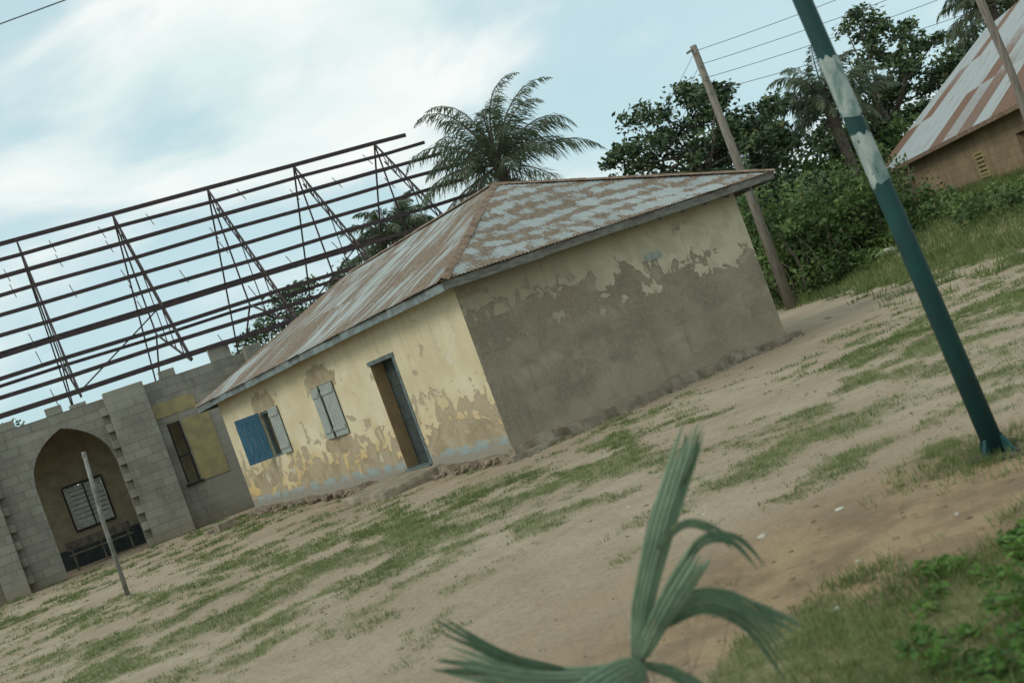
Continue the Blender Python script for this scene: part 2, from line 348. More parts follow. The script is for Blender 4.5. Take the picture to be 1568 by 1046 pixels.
def leafquads(P,size,aspect=.5,droop=0,flat=0):
    n=len(P); d=RNG.normal(size=(n,3)); d[:,2]*=(1-flat); d/=np.linalg.norm(d,axis=1)[:,None]
    r=RNG.normal(size=(n,3)); s=np.cross(d,r); s/=np.linalg.norm(s,axis=1)[:,None]
    if flat>0:
        s[:,2]*=(1-flat); s/=np.linalg.norm(s,axis=1)[:,None]
    L=(size*RNG.uniform(.6,1.3,n))[:,None]; 
    return np.stack([P-d*L*.5,P+s*L*aspect*.5-d*L*.05,P+d*L*.5,P-s*L*aspect*.5-d*L*.05],1)
cl=[]
for i in range(260):
    x=random.uniform(.4,3.2); y=random.uniform(3.1,5.2)
    if x<.75+ (y-3.6)*.45 : continue
    h=random.uniform(.04,.20)*(1.25 if y<4.6 else .7); r=random.uniform(.03,.12); n=int(40+420*r)
    if x<1.2+(y-3.6)*.45: h*=.5; n=n//2
    th=RNG.uniform(0,6.28,n); rr=r*np.sqrt(RNG.random(n)); zz=h*RNG.random(n)**.6
    cl.append(np.stack([x+rr*np.cos(th),y+rr*np.sin(th),zz+float(height(x,y))],-1))
Pw=np.concatenate(cl); polys("weed_patch",leafquads(Pw,.045,.6,flat=.5),M['weed'])
x=RNG.uniform(-.2,3.2,9000); y=RNG.uniform(3.0,5.6,9000); k=(x>.15+(y-3.6)*.45)&(fbm(x*3,y*3,2)>.45)
polys("tall_grass",blades(x[k],y[k],.05+.08*RNG.random(k.sum())**2,4,.03,.0035),M['grass'],k=3)

# ---------------------------------------------------------------- stones and litter
def rocks(name,items,mat):
    bm=bmesh.new()
    for (x,y,s,fl) in items:
        r=bmesh.ops.create_icosphere(bm,subdivisions=2,radius=s)
        sx,sy=random.uniform(.7,1.3),random.uniform(.7,1.2); a=random.uniform(0,6.28); z=float(height(x,y))
        for v in r['verts']:
            c=v.co; nn=1+.5*(vn(np.array([c.x/s*1.7+x*9]),np.array([c.y/s*1.7+c.z/s*1.3+y*7]))[0]-.5)
            px,py,pz=c.x*sx*nn,c.y*sy*nn,c.z*fl*nn
            v.co=Vector((x+px*math.cos(a)-py*math.sin(a),y+px*math.sin(a)+py*math.cos(a),z+pz+s*fl*.1))
    me=bpy.data.meshes.new(name); bm.to_mesh(me); bm.free(); me.materials.append(mat); return link(bpy.data.objects.new(name,me))
it=[]
for i in range(230):
    y=4.5+random.random()**1.4*13; x=random.uniform(-.45,.5)*y; it.append((x,y,random.uniform(.006,.016)*(1 if y<9 else 1.4),.5))
for i in range(110):
    it.append((random.uniform(.2,3.2),random.uniform(5.2,7.3),random.uniform(.006,.020),.6))
rocks("scattered_stones",it,simple("brown_pebble",(.28,.205,.13),(.14,.10,.065),9))
lit=[(.98,5.15,.035,.6),(1.55,6.9,.04,.3),(1.05,7.0,.035,.5),(10.9,31.5,.32,.6),(.9,8.3,.022,.4),(.45,9.6,.02,.4),(-1.0,11.5,.025,.4),(-3.9,13.5,.03,.3),(3.1,12.2,.03,.4),(1.9,5.9,.018,.4),(1.3,5.8,.015,.4),(-.4,7.3,.012,.4)]
rocks("pale_litter",lit,simple("pale_stone",(.50,.48,.41),(.36,.34,.28),8))

# ---------------------------------------------------------------- main house
H=empty("plastered_house",(HC[0],HC[1],0),math.atan2(.562,.827))
WH=3.12; LX=6.7; LY=12.1
door=(2.66,3.64,.24,2.32); w1=(5.4,6.5,1.2,2.3); w2=(8.5,9.66,1.2,2.27)
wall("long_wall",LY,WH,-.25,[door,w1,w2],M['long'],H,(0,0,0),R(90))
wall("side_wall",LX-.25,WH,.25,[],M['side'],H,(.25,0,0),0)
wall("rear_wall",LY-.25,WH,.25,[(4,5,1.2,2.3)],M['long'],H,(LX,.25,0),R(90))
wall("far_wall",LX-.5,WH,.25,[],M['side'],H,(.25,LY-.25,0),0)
b=MB(); b.box(-.002,.256,-.006,-.0005,0.02,WH-.01); b.obj("corner_plaster",M['side'],H)
b=MB(); b.box(.25,LX-.25,.25,LY-.25,.0,.22); b.obj("floor",M['conc'],H)
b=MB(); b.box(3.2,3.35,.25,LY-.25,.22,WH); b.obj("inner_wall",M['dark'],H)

def roof_face(name,e0,e1,wa_pt0,wa_pt1,z0,z1,zr,mat,pitch=.076):
    e0=Vector((*e0,0)); e1=Vector((*e1,0)); L=(e1-e0).length; ud=(e1-e0)/L; wd=Vector((-ud.y,ud.x,0))
    ra=Vector((*wa_pt0,0))-e0; rb=Vector((*wa_pt1,0))-e0
    if ra.dot(wd)<0: wd=-wd
    ua,ub,wa=ra.dot(ud),rb.dot(ud),ra.dot(wd)
    nc=int(L/pitch*4); rows=16; v=[];f=[];uvs=[]
    for i in range(nc+1):
        u=L*i/nc; wt=wa if ua<=u<=ub else (wa*u/ua if u<ua else wa*(L-u)/(L-ub)); zz=z0+(z1-z0)*u/L
        c=.009*math.sin(2*math.pi*u/pitch)
        for j in range(rows+1):
            w=wt*j/rows; sag=.03*math.sin(u*1.7+w)+.025*math.sin(u*.6+w*2.3)
            ee=.03*math.sin(math.floor(u/.66)*2.3) if j==0 else 0
            p=e0+ud*u+wd*(w-(.03+ee if j==0 else 0)); v.append((p.x,p.y,zz+(zr-zz)*w/wa+c+sag*min(1,w*2)*min(1,max(0,(wt-w)*2))))
            uvs.append((u,w*1.12))
    R1=rows+1
    for i in range(nc):
        for j in range(rows): f.append((i*R1+j,(i+1)*R1+j,(i+1)*R1+j+1,i*R1+j+1))
    me=bpy.data.meshes.new(name); me.from_pydata(v,[],f); uvl=me.uv_layers.new(name="UVMap")
    li=np.empty(len(me.loops),np.int32); me.loops.foreach_get('vertex_index',li); uvl.data.foreach_set('uv',np.array(uvs,np.float32)[li].ravel())
    me.polygons.foreach_set('use_smooth',[True]*len(me.polygons)); me.materials.append(mat); return link(bpy.data.objects.new(name,me),H)
En=(-.4,-.4);El=(-.4,12.55);Er=(7.5,-.45);Ef=(7.5,12.55);R0=(3.35,2.62);R1_=(3.35,9.5);zr=4.78
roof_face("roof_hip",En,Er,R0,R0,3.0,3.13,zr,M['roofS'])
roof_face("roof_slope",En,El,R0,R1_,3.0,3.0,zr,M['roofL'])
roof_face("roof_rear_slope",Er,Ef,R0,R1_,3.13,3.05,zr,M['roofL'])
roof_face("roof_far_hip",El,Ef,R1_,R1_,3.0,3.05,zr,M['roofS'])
b=MB()
for p,q in [((*En,3.015),(*R0,zr+.01)),((*Er,3.145),(*R0,zr+.01)),((*El,3.015),(*R1_,zr+.01)),((*Ef,3.06),(*R1_,zr+.01)),((*R0,zr+.02),(*R1_,zr+.02))]:
    p=Vector(p);q=Vector(q); d=(q-p).normalized(); s=d.cross(Vector((0,0,1))).normalized()*.11
    n=18
    for i in range(n):
        a=p.lerp(q,i/n); c=p.lerp(q,(i+1)/n); k=len(b.v); lift=Vector((0,0,.018+.012*random.random())); dn=Vector((0,0,-.035)); s1=s*random.uniform(.85,1.15)
        b.v+= [tuple(a-s1+dn),tuple(a+lift),tuple(a+s1+dn),tuple(c-s1+dn),tuple(c+lift),tuple(c+s1+dn)]
        b.f+= [(k,k+1,k+4,k+3),(k+1,k+2,k+5,k+4)]
b.obj("hip_caps",M['cap'],H,fix=False)
def fascia(name,p,q,mat,n=5,h=.13,t=.03):
    b=MB(); p=Vector(p);q=Vector(q); d=(q-p).normalized(); s=d.cross(Vector((0,0,1)))*t/2
    for i in range(n):
        a=p.lerp(q,i/n)+d*.004; c=p.lerp(q,(i+1)/n); e=random.uniform(-.018,.018); g=random.uniform(-.018,.018); hh=h*random.uniform(.85,1.12)
        b.hexa([a-s+Vector((0,0,e-hh)),c-s+Vector((0,0,g-hh)),c+s+Vector((0,0,g-hh)),a+s+Vector((0,0,e-hh)),a-s+Vector((0,0,e)),c-s+Vector((0,0,g)),c+s+Vector((0,0,g)),a+s+Vector((0,0,e))])
    b.obj(name,mat,H)
fascia("fascia_side",(-.36,-.38,2.99),(7.46,-.42,3.11),M['fascia'],4)
fascia("fascia_front",(-.375,-.36,2.985),(-.375,12.52,2.985),M['fasciaB'],6)
fascia("fascia_rear",(7.46,-.38,3.11),(7.46,12.5,3.03),M['fascia'],6)
fascia("fascia_far",(-.36,12.52,2.985),(7.44,12.52,3.03),M['fascia'],4)
b=MB()
for i in range(21): yy=.3+i*.58; b.beam((-.34,yy,2.93),(.1,yy,3.11),.05,.09)
for i in range(12): xx=.2+i*.6; b.beam((xx,-.36,2.93),(xx,.1,3.12),.05,.09)
b.obj("rafter_ends",M['fascia'],H)
def rubble(name,x0,x1,y0,y1,z0,z1,mat,seed,amp=.05):
    b=bmesh.new(); Lx=x1-x0;Ly=y1-y0; bmesh.ops.create_cube(b,size=1)
    me=bpy.data.meshes.new(name)
    for v in b.verts: v.co=Vector((x0+(v.co.x+.5)*Lx,y0+(v.co.y+.5)*Ly,z0+(v.co.z+.5)*(z1-z0)))
    long=[e for e in b.edges if e.calc_length()>max(Lx,Ly)*.9]
    bmesh.ops.subdivide_edges(b,edges=long,cuts=int(max(Lx,Ly)/.09),use_grid_fill=True)
    bmesh.ops.subdivide_edges(b,edges=[e for e in b.edges if e.calc_length()>.12],cuts=2,use_grid_fill=True)
    for v in b.verts:
        c=v.co; n=float(fbm(np.array([(c.x+c.y)*3.1+seed]),np.array([c.z*5+c.x*1.2+seed]),4)[0])-.5
        n2=float(vn(np.array([(c.x-c.y)*1.3+seed*3]),np.array([seed+.5]))[0])-.5
        if c.z>z0+.01: c.z+=n2*amp*2.2+n*amp
        if Lx>Ly and abs(c.y-y0)<.02: c.y+=n*amp*3+n2*amp*2
        if Ly>Lx and abs(c.x-x0)<.02: c.x+=n*amp*3
    b.to_mesh(me); b.free(); me.materials.append(mat); return link(bpy.data.objects.new(name,me),H)
rubble("side_foundation",-.12,5.2,-.26,.02,-.3,.19,M['conc'],3,.06)
rubble("side_foundation_low",5.2,6.95,-.16,.02,-.3,.12,M['conc'],4,.06)
rubble("front_foundation",-.14,.02,.0,12.2,-.3,.13,M['stone'],8,.06)
rubble("corner_footing",-.26,.5,-.32,.02,-.3,.12,M['conc'],5,.05)
bm=bmesh.new()
def stn(x,y,z,s):
    r=bmesh.ops.create_icosphere(bm,subdivisions=1,radius=s); a=random.uniform(0,6.28); f=(random.uniform(.8,1.5),random.uniform(.7,1.1),random.uniform(.5,.9))
    for v in r['verts']:
        c=v.co*random.uniform(.8,1.15); v.co=Vector((x+c.x*f[0]*math.cos(a)-c.y*f[1]*math.sin(a),y+c.x*f[0]*math.sin(a)+c.y*f[1]*math.cos(a),z+c.z*f[2]))
for i in range(190):
    yy=random.uniform(.0,12.2)
    if 2.4<yy<4.1: continue
    stn(-random.uniform(.08,.34),yy,random.uniform(0,.10),random.uniform(.03,.095))
for i in range(120): stn(random.uniform(-.3,6.9),-random.uniform(.16,.5),random.uniform(-.02,.03),random.uniform(.015,.06))
me=bpy.data.meshes.new("foundation_rubble"); bm.to_mesh(me); bm.free(); me.materials.append(M['stone']); link(bpy.data.objects.new("foundation_rubble",me),H)
b=MB(); b.hexa([(-1.25,2.4,-.05),(-.02,2.3,-.05),(-.02,4.15,-.05),(-1.15,4.4,-.05),(-1.2,2.45,.12),(-.02,2.3,.21),(-.02,4.15,.21),(-1.13,4.35,.14)])
b.obj("door_step",M['conc'],H,bevel=.03)
b=MB(); b.box(-.06,.24,2.67,3.63,.215,.243); b.obj("door_sill",M['frame'],H)
b=MB(); y0,y1,z0,z1=door
b.box(-.012,.06,y0-.03,y0+.05,z0+.004,z1-.06); b.box(-.02,.20,y0-.05,y1+.05,z1-.06,z1+.015); b.obj("door_frame",M['frame'],H)
b=MB(); b.box(.002,.262,y1-.014,y1+.002,z0+.004,z1-.062); b.obj("door_reveal",M['reveal'],H)
b=MB(); b.box(.27,.31,y0-.02,y1+.02,z0-.01,z1)
for zz in (.45,1.1,1.75): b.box(.255,.27,y0+.16,y1-.15,zz,zz+.42)
b.obj("door_leaf",M['door'],H,bevel=.006)
def shutter(name,w,h,mat,hinge,ang,z0,flip=1):
    b=MB(); n=4
    for i in range(n): b.box(0,.028,flip*(w*i/n+.003),flip*(w*(i+1)/n-.003),0,h)
    b.box(-.022,0,flip*.02,flip*(w-.02),.12,.2); b.box(-.022,0,flip*.02,flip*(w-.02),h-.2,h-.12)
    o=b.obj(name,mat,H,bevel=.004); o.location=(hinge[0],hinge[1],z0); o.rotation_euler=(0,0,ang); return o
def wframe(name,o):
    b=MB(); y0,y1,z0,z1=o; t=.05
    b.box(.03,.11,y0,y0+t,z0,z1); b.box(.03,.11,y1-t,y1,z0,z1); b.box(.03,.11,y0+t,y1-t,z1-t,z1); b.box(.0,.11,y0+t,y1-t,z0,z0+t); b.obj(name,M['frame'],H)
wframe("window_frame_a",w1); wframe("window_frame_b",w2)
h1=w1[3]-w1[2]-.02
shutter("shutter_a1",.55,h1,M['shutG'],(-.035,w1[0]+.01),R(3),w1[2]+.01,1)
shutter("shutter_a2",.54,h1,M['shutG'],(-.035,w1[1]-.01),R(-9),w1[2]+.01,-1)
shutter("shutter_b1",.46,h1,M['shutG'],(-.035,w2[0]+.01),R(6),w2[2]+.01,1)
shutter("shutter_b2",.58,h1,M['shutB'],(-.035,w2[1]-.01),R(-122),w2[2]+.01,-1)
b=MB(); b.box(4.0,4.4,-.012,-.001,2.28,2.40); b.box(4.03,4.37,-.02,-.012,2.31,2.37); b.obj("air_brick",M['shutG'],H)
b=MB(); b.box(-1.5,-1.05,10.6,11.0,-.05,.22); b.box(-1.6,-1.2,11.2,11.5,-.05,.12); o=b.obj("concrete_block",M['conc'],None,bevel=.02)
o.location=(HC[0],HC[1],0); o.rotation_euler=(0,0,math.atan2(.562,.827))

# ---------------------------------------------------------------- unfinished hall with steel frame
K=empty("unfinished_block_building",(-14.4,29,0),math.atan2(.39,.92))
BW=12.0; XL,XR=-8.0,17.0; CH=4.25
arches=[(1.28,3.43),(-3.3,-1.1),(-7.4,-5.3)]
ops=[(a-XL,c-XL,0,3.95) for a,c in arches]+[(4.95-XL,5.32-XL,1.25,3.0),(9.0-XL,10.2-XL,1.2,2.6),(13-XL,14.2-XL,1.2,2.6)]
wall("front_wall",XR-XL,CH,.25,ops,M['block'],K,(XL,0,0),0)
b=MB()
for a,c in arches:
    n=28; mid=(a+c)/2; hw=(c-a)/2; zs=2.55; za=3.85
    def az(x):
        d=min(1,abs(x-mid)/hw); Rr=1.6
        cc=Rr-1; yy=math.sqrt(max(0,Rr*Rr-(d+cc)**2))/math.sqrt(Rr*Rr-cc*cc); return zs+(za-zs)*yy
    for i in range(n):
        x0=a+(c-a)*i/n; x1=a+(c-a)*(i+1)/n
        b.hexa([(x0,.004,az(x0)),(x1,.004,az(x1)),(x1,.246,az(x1)),(x0,.246,az(x0)),(x0,.004,3.95),(x1,.004,3.95),(x1,.246,3.95),(x0,.246,3.95)])
b.obj("arch_spandrels",M['block'],K)
b=MB()
for x0,x1 in [(3.62,4.7),(-.25,.35),(-4.6,-3.9),(7.6,8.1),(11.5,12.0)]: b.box(x0,x1,-.42,-.002,0,CH+.1)
for i in range(18):
    if i%2==0: b.box(3.44,3.62,-.3,-.004,.235*i,.235*(i+1)-.01)
    else: b.box(.35,.50,-.25,-.004,.235*i,.235*(i+1)-.01)
b.box(6.7,7.3,.02,.22,CH,CH+.5); b.box(-6.5,-6.0,.02,.22,CH,CH+.35)
for i in range(40):
    xx=-7.8+i*.62
    if random.random()<.45: b.box(xx,xx+.44,.02,.23,CH+.002,CH+random.choice([.1,.22]))
b.obj("pilasters",M['block'],K,bevel=.01)
wall("side_wall_right",BW-.25,CH,.25,[(2,3,1.2,2.6),(5,6,1.2,2.6),(8,9,1.2,2.6)],M['block'],K,(XR,.25,0),R(90))
wall("side_wall_left",BW-.25,CH,.25,[],M['block'],K,(XL+.25,.25,0),R(90))
wall("back_wall",XR-XL,CH,.25,[(2,3.2,1.2,2.8),(6,7.2,1.2,2.8),(10,11.2,1.2,2.8)],M['block'],K,(XL,BW,0),0)
wall("porch_wall",12,4.2,.2,[(4.25,5.4,1.05,2.35)],M['plaster'],K,(-2.4,3.3,0),0)
b=MB(); b.box(-2.3,9.0,1.4,3.29,3.95,4.1); b.obj("porch_slab",M['conc'],K)
b=MB()
b.box(1.85,3.0,3.24,3.3,1.0,1.06);b.box(1.85,3.0,3.24,3.3,2.34,2.4);b.box(1.83,1.88,3.24,3.3,1.06,2.34);b.box(2.97,3.02,3.24,3.3,1.06,2.34);b.box(2.42,2.46,3.24,3.3,1.06,2.34)
b.obj("porch_window_frame",M['dark'],K)
b=MB()
for i in range(9): b.beam((1.9,3.36,1.14+i*.14),(2.95,3.36,1.14+i*.14),.02,.115)
b.obj("porch_window_louvres",M['white'],K)
b=MB(); b.box(-2.3,9.0,3.18,3.298,.0,.62); b.obj("porch_dado",M['door'],K)
b=MB(); b.box(5.36,6.15,-.03,-.003,1.2,3.0); b.obj("window_board",M['yellow'],K)
b=MB(); b.box(4.72,5.9,-.02,-.003,3.22,3.62); b.obj("painted_lintel",M['yellow'],K)
b=MB(); b.box(4.95,5.0,.03,.1,1.25,3.0); b.box(5.27,5.32,.03,.1,1.25,3.0); b.box(5.0,5.27,.03,.1,2.0,2.05);b.box(4.9,5.4,-.08,.0,1.17,1.245); b.obj("window_frame",M['dark'],K)
bo=empty("wooden_bench",(-12.95,31.6,0),math.atan2(.39,.92)); b=MB()
b.box(-.9,.9,-.18,.18,.46,.50); b.box(-.9,.9,.16,.19,.6,.85)
for xx in (-.8,.76,0): b.box(xx,xx+.05,-.17,-.12,0,.46); b.box(xx,xx+.05,.12,.16,0,.85)
b.obj("bench_parts",M['bark'],bo)

F_=empty("steel_roof_frame",(-14.4,29,0),math.atan2(.39,.92)); ZR=10.45; ZE=4.5
def sl(s,side):
    y=BW/2+(-1 if side<0 else 1)*(BW/2+.15)*s; return y, ZR+(ZE-ZR)*s
b=MB(); TX=[-6.3,-3.15,0,3.12,6.2,9.45,12.6,15.75]
for side in (-1,1):
    for i,s in enumerate([0.012,.115,.23,.345,.46,.575,.69,.805,.90,.985] if side<0 else [.15,.32,.5,.66,.82,.98]):
        y,z=sl(s,side); e=17.0 if side<0 else 16.2
        e+= [0,.35,.5,1.1,.4,.9,.3,.5,.6,.2][i]*(1 if side<0 else -1)
        for kk in range(len(TX)):
            xa=-8.3 if kk==0 else TX[kk]; xb=TX[kk+1] if kk<len(TX)-1 else e; 
            j1=.02*math.sin(kk*3.1+i*1.7); j2=.02*math.sin((kk+1)*3.1+i*1.7); b.beam((xa+.003,y,z+.08+j1),(xb,y,z+.08+j2),.06,.115 if i else .14)
b.obj("purlins",M['steel'],F_)
b=MB()
for x in TX:
    for side in (-1,1):
        y0,z0=sl(0,side); y1,z1=sl(1,side)
        b.beam((x,y0,z0),(x,y1,z1),.05,.06)
        if side<0:
            ya,za=sl(.06,side); yb,zb=sl(.93,side); b.beam((x,ya,za-.45),(x,yb,zb-.30),.035,.04)
            n=11
            for i in range(n):
                s0=.06+.87*i/n; s1=.06+.87*(i+.5)/n; s2=.06+.87*(i+1)/n
                f=lambda s:(x,sl(s,side)[0],sl(s,side)[1]); g=lambda s:(x,sl(s,side)[0],sl(s,side)[1]-(.45-.15*(s-.06)/.87))
                b.beam(f(s0),g(s1),.026); b.beam(g(s1),f(s2),.026)
    b.beam((x,BW/2,ZR),(x,BW/2,ZE+1.7),.05)
    b.beam((x,.1,ZE),(x,BW/2,ZE+1.7),.045,.06); b.beam((x,BW-.1,ZE),(x,BW/2,ZE+1.7),.045,.06)
    for s in (.35,.6,.8):
        y,z=sl(s,-1); t=(1-s); b.beam((x,y,z),(x,y,ZE+1.7*t),.03)
b.obj("trusses",M['steel'],F_)
b=MB()
for i in range(len(TX)-1):
    if i%2==0: continue
    y0,z0=sl(.98,-1); y1,z1=sl(.66,-1); b.beam((TX[i],y0,z0),(TX[i+1],y1,z1),.035)
for s in np.linspace(.06,.92,9):
    for x in np.arange(-7,16.5,1.575):
        if random.random()<.3:
            y,z=sl(s,-1); y2,z2=sl(s+.09,-1); b.beam((x,y,z),(x+.05,y2,z2),.02)
b.obj("bracing",M['steel'],F_)

# ---------------------------------------------------------------- poles and wires
gp=empty("green_pole",(2.57,6.84,0)); b=MB(); b.tube([(0,0,-.1),(-.085,0,1.6),(-.17,0,3.2),(-.29,0,5.5)],[.066,.061,.056,.05],24); b.obj("shaft",M['teal'],gp,smooth=True)
b=MB()
for k in range(4):
    a=k*math.pi/2+.5; c,s_=math.cos(a),math.sin(a); 
    p=lambda r,z,o:(c*r-s_*o,s_*r+c*o,z)
    b.hexa([p(.06,0,-.012),p(.15,0,-.012),p(.15,0,.012),p(.06,0,.012),p(.06,.13,-.012),p(.08,.13,-.012),p(.08,.13,.012),p(.06,.13,.012)])
b.obj("base_fins",M['teal'],gp,bevel=.004)
bm=bmesh.new()
for i in range(26):
    a=random.uniform(0,6.28); rr=random.uniform(.08,.24); stn(rr*math.cos(a),rr*math.sin(a),.01,random.uniform(.02,.06))
me=bpy.data.meshes.new("base_rubble"); bm.to_mesh(me); bm.free(); me.materials.append(simple("dark_footing",(.13,.105,.07),(.07,.06,.045),9)); link(bpy.data.objects.new("base_rubble",me),gp)
gx=2.57+RNG.normal(0,.3,420); gy=6.84+RNG.normal(0,.25,420); polys("pole_grass",blades(gx,gy,np.full(420,.08),6,.02,.003),M['grass'],k=3)
b=MB()
def sleeve(z0,z1,seed):
    n=40; m=14; base=len(b.v)
    for j in range(m+1):
        for i in range(n):
            t=2*math.pi*i/n; zz=z0+(z1-z0)*j/m
            if j in(0,m): zz+=.06*(vn(np.array([(i if i<n/2 else n-i)*.4+seed]),np.array([j+.3]))[0]-.5)
            cx=-.053*zz; r=.0635-.0022*zz+.004*vn(np.array([(i if i<n/2 else n-i)*.8+seed]),np.array([j*1.1+seed]))[0]
            b.v.append((cx+r*math.cos(t),r*math.sin(t),zz))
    for j in range(m):
        for i in range(n):
            b.f.append((base+j*n+i,base+j*n+(i+1)%n,base+(j+1)*n+(i+1)%n,base+(j+1)*n+i))
sleeve(2.27,2.66,2); sleeve(1.82,2.15,9); b.obj("paper_wraps",M['tape'],gp,smooth=True,fix=False)

up=empty("utility_pole",(7.65,31,0)); b=MB(); b.tube([(0,0,-.3),(0,0,4),(-.05,0,7.85)],[.155,.125,.095],14); b.obj("pole_shaft",M['wood'],up,smooth=True)
b=MB(); 
for z in (7.65,7.25,6.85,6.45): b.beam((-.12,-.12,z),(-.12,-.22,z),.03); b.tube([(-.1,-.22,z-.06),(-.1,-.22,z+.06)],[.045,.03],8)
b.beam((-.3,-.05,7.7),(-.1,-.05,7.75),.06); b.obj("insulators",M['galv'],up)
up2=empty("utility_pole",(6.6,56,0)); b=MB(); b.tube([(0,0,-.3),(0,0,7.8)],[.16,.1],12); b.obj("pole_shaft",M['wood'],up2,smooth=True)
b=MB(); b.beam((0,-.1,7.6),(0,-.25,7.6),.03); b.obj("insulators",M['galv'],up2)
up3=empty("utility_pole",(26,29,1.2)); b=MB(); b.tube([(0,0,-.3),(0,0,7.8)],[.16,.1],12); b.obj("pole_shaft",M['wood'],up3,smooth=True)
b=MB(); b.beam((0,-.1,7.6),(0,-.25,7.6),.03); b.obj("insulators",M['galv'],up3)
b=MB()
def wire(p,q,sag,r=.008,n=24):
    p=Vector(p);q=Vector(q); b.tube([p.lerp(q,i/n)-Vector((0,0,sag*4*(i/n)*(1-i/n))) for i in range(n+1)],r,4)
for z,zz in ((7.65,8.9),(7.25,8.1),(6.85,7.4),(6.45,6.4)):
    wire((7.55,30.78,z),(26,28.8,zz),.55); wire((7.55,30.78,z),(6.55,55.8,z),.5)
wire((-22,10,6.0),(22,10,6.0),.0,.006)
b.obj("overhead_wires",M['wire'],None)
lp=empty("thin_pipe_pole",(-7.34,18.2,0)); b=MB(); b.tube([(0,0,-.1),(.03,0,1.3),(.12,0,2.5)],[.038,.036,.034],10); b.obj("pipe",M['galv'],lp,smooth=True)
b=MB(); b.tube([(0,0,-.02),(0,0,.04)],[.11,.08],10); b.beam((.12,0,2.45),(.12,-.12,2.42),.02); b.obj("pipe_footing",M['conc'],lp)

# ---------------------------------------------------------------- mud house on the right
Q=empty("mud_brick_house",(0,0,0))
zb,ze=.6,3.05
N0=Vector((13.9,27.0)); F0=Vector((15.6,44.0)); d=(F0-N0).normalized(); nrm=Vector((d.y,-d.x))
L=(F0-N0).length; ang=math.atan2(d.y,d.x)
wb=empty("wall_group",(N0.x+nrm.x*.4,N0.y+nrm.y*.4,zb-.6),ang); wb.parent=Q
wall("mud_front_wall",L-.4,ze-zb+.7,-.3,[(5.6,6.3,1.65,2.3),(2.0,2.8,1.7,2.4),(13,13.9,.5,2.5)],M['mud'],wb,(0,0,0),0)
wall("mud_far_wall",6,ze-zb+.7,.3,[],M['mud'],wb,(L-.4,0,0),R(-90)); wall("mud_near_wall",6,ze-zb+.7,.3,[],M['mud'],wb,(0,0,0),R(-90))
b=MB(); b.box(5.5,6.4,-.01,.04,1.57,1.65); b.box(5.5,6.4,-.01,.04,2.3,2.38); b.box(5.5,5.6,-.01,.04,1.65,2.3); b.box(6.3,6.4,-.01,.04,1.65,2.3)
for i in range(5): b.beam((5.6,.02,1.71+i*.13),(6.3,.02,1.71+i*.13),.02,.08)
b.obj("mud_house_window",M['yellow'],wb)
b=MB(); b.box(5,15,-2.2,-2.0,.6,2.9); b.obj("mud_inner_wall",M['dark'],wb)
ra=Vector((20.4,41.0)); rn=Vector((18.2,26.6)); zrr=6.7
def corr(name,P,Qp,Rn,Rf,mat):
    v=[];uvs=[];f=[];nc=420;rw=10
    for i in range(nc+1):
        t=i/nc
        for j in range(rw+1):
            s=j/rw; a=Vector(P).lerp(Vector(Qp),t); c=Vector(Rn).lerp(Vector(Rf),t); p=a.lerp(c,s); p.z+=.012*math.sin(t*L/.09*6.28)
            v.append(tuple(p)); uvs.append((t*L,s*5))
    for i in range(nc):
        for j in range(rw): k=i*(rw+1)+j; f.append((k,k+rw+1,k+rw+2,k+1))
    me=bpy.data.meshes.new(name); me.from_pydata(v,[],f); ul=me.uv_layers.new(name="UVMap"); li=np.empty(len(me.loops),np.int32); me.loops.foreach_get('vertex_index',li)
    ul.data.foreach_set('uv',np.array(uvs,np.float32)[li].ravel()); me.materials.append(mat); link(bpy.data.objects.new(name,me),Q)
def mat_sheet():
    t=NT("zinc_sheets_with_rusty_rows"); uv=t.new("ShaderNodeUVMap").outputs[0]; u,v,_=t.sep(uv)[0:3]; n=t.noise(uv,9,5,.7)
    sh=t.ma('FLOOR',t.ma('DIVIDE',u,1.5)); rw=t.ma('FLOOR',t.ma('DIVIDE',v,1.67)); wn=t.new("ShaderNodeTexWhiteNoise",noise_dimensions='2D'); t.put(wn.inputs[0],t.comb(sh,rw,0))
    low=t.step(v,3.4,1.2,0,.22)
    r=t.step(t.ma('ADD',t.ma('ADD',wn.outputs[0],low),t.ma('MULTIPLY',n,.3)),.85,1.05); r=t.ma('MAXIMUM',r,t.step(t.noise(t.comb(t.ma('MULTIPLY',u,3),v,0),1.2,5,.6),.55,.68,0,.6))
    c=t.mix(r,t.mix(n,(.27,.31,.32),(.39,.42,.42)),t.mix(n,(.13,.075,.05),(.22,.14,.10))); t.col(c); t.b.inputs["Roughness"].default_value=.65; t.bump(n,.2,.01); return t.m
M['sheet']=mat_sheet()
corr("mud_house_roof_front",(N0.x,N0.y,ze),(F0.x,F0.y,ze),(rn.x,rn.y,zrr),(ra.x,ra.y,zrr),M['sheet'])
B0=N0+nrm*8; B1=F0+nrm*8
corr("mud_house_roof_back",(B0.x,B0.y,ze),(B1.x,B1.y,ze),(rn.x,rn.y,zrr),(ra.x,ra.y,zrr),M['sheet'])
corr("mud_house_roof_end",(F0.x,F0.y,ze),(B1.x,B1.y,ze),(ra.x,ra.y,zrr),(ra.x+.01,ra.y,zrr),M['sheet'])
b=MB(); b.beam((N0.x,N0.y,ze-.06),(F0.x,F0.y,ze-.06),.03,.12); b.obj("mud_house_fascia",M['cap'],Q)

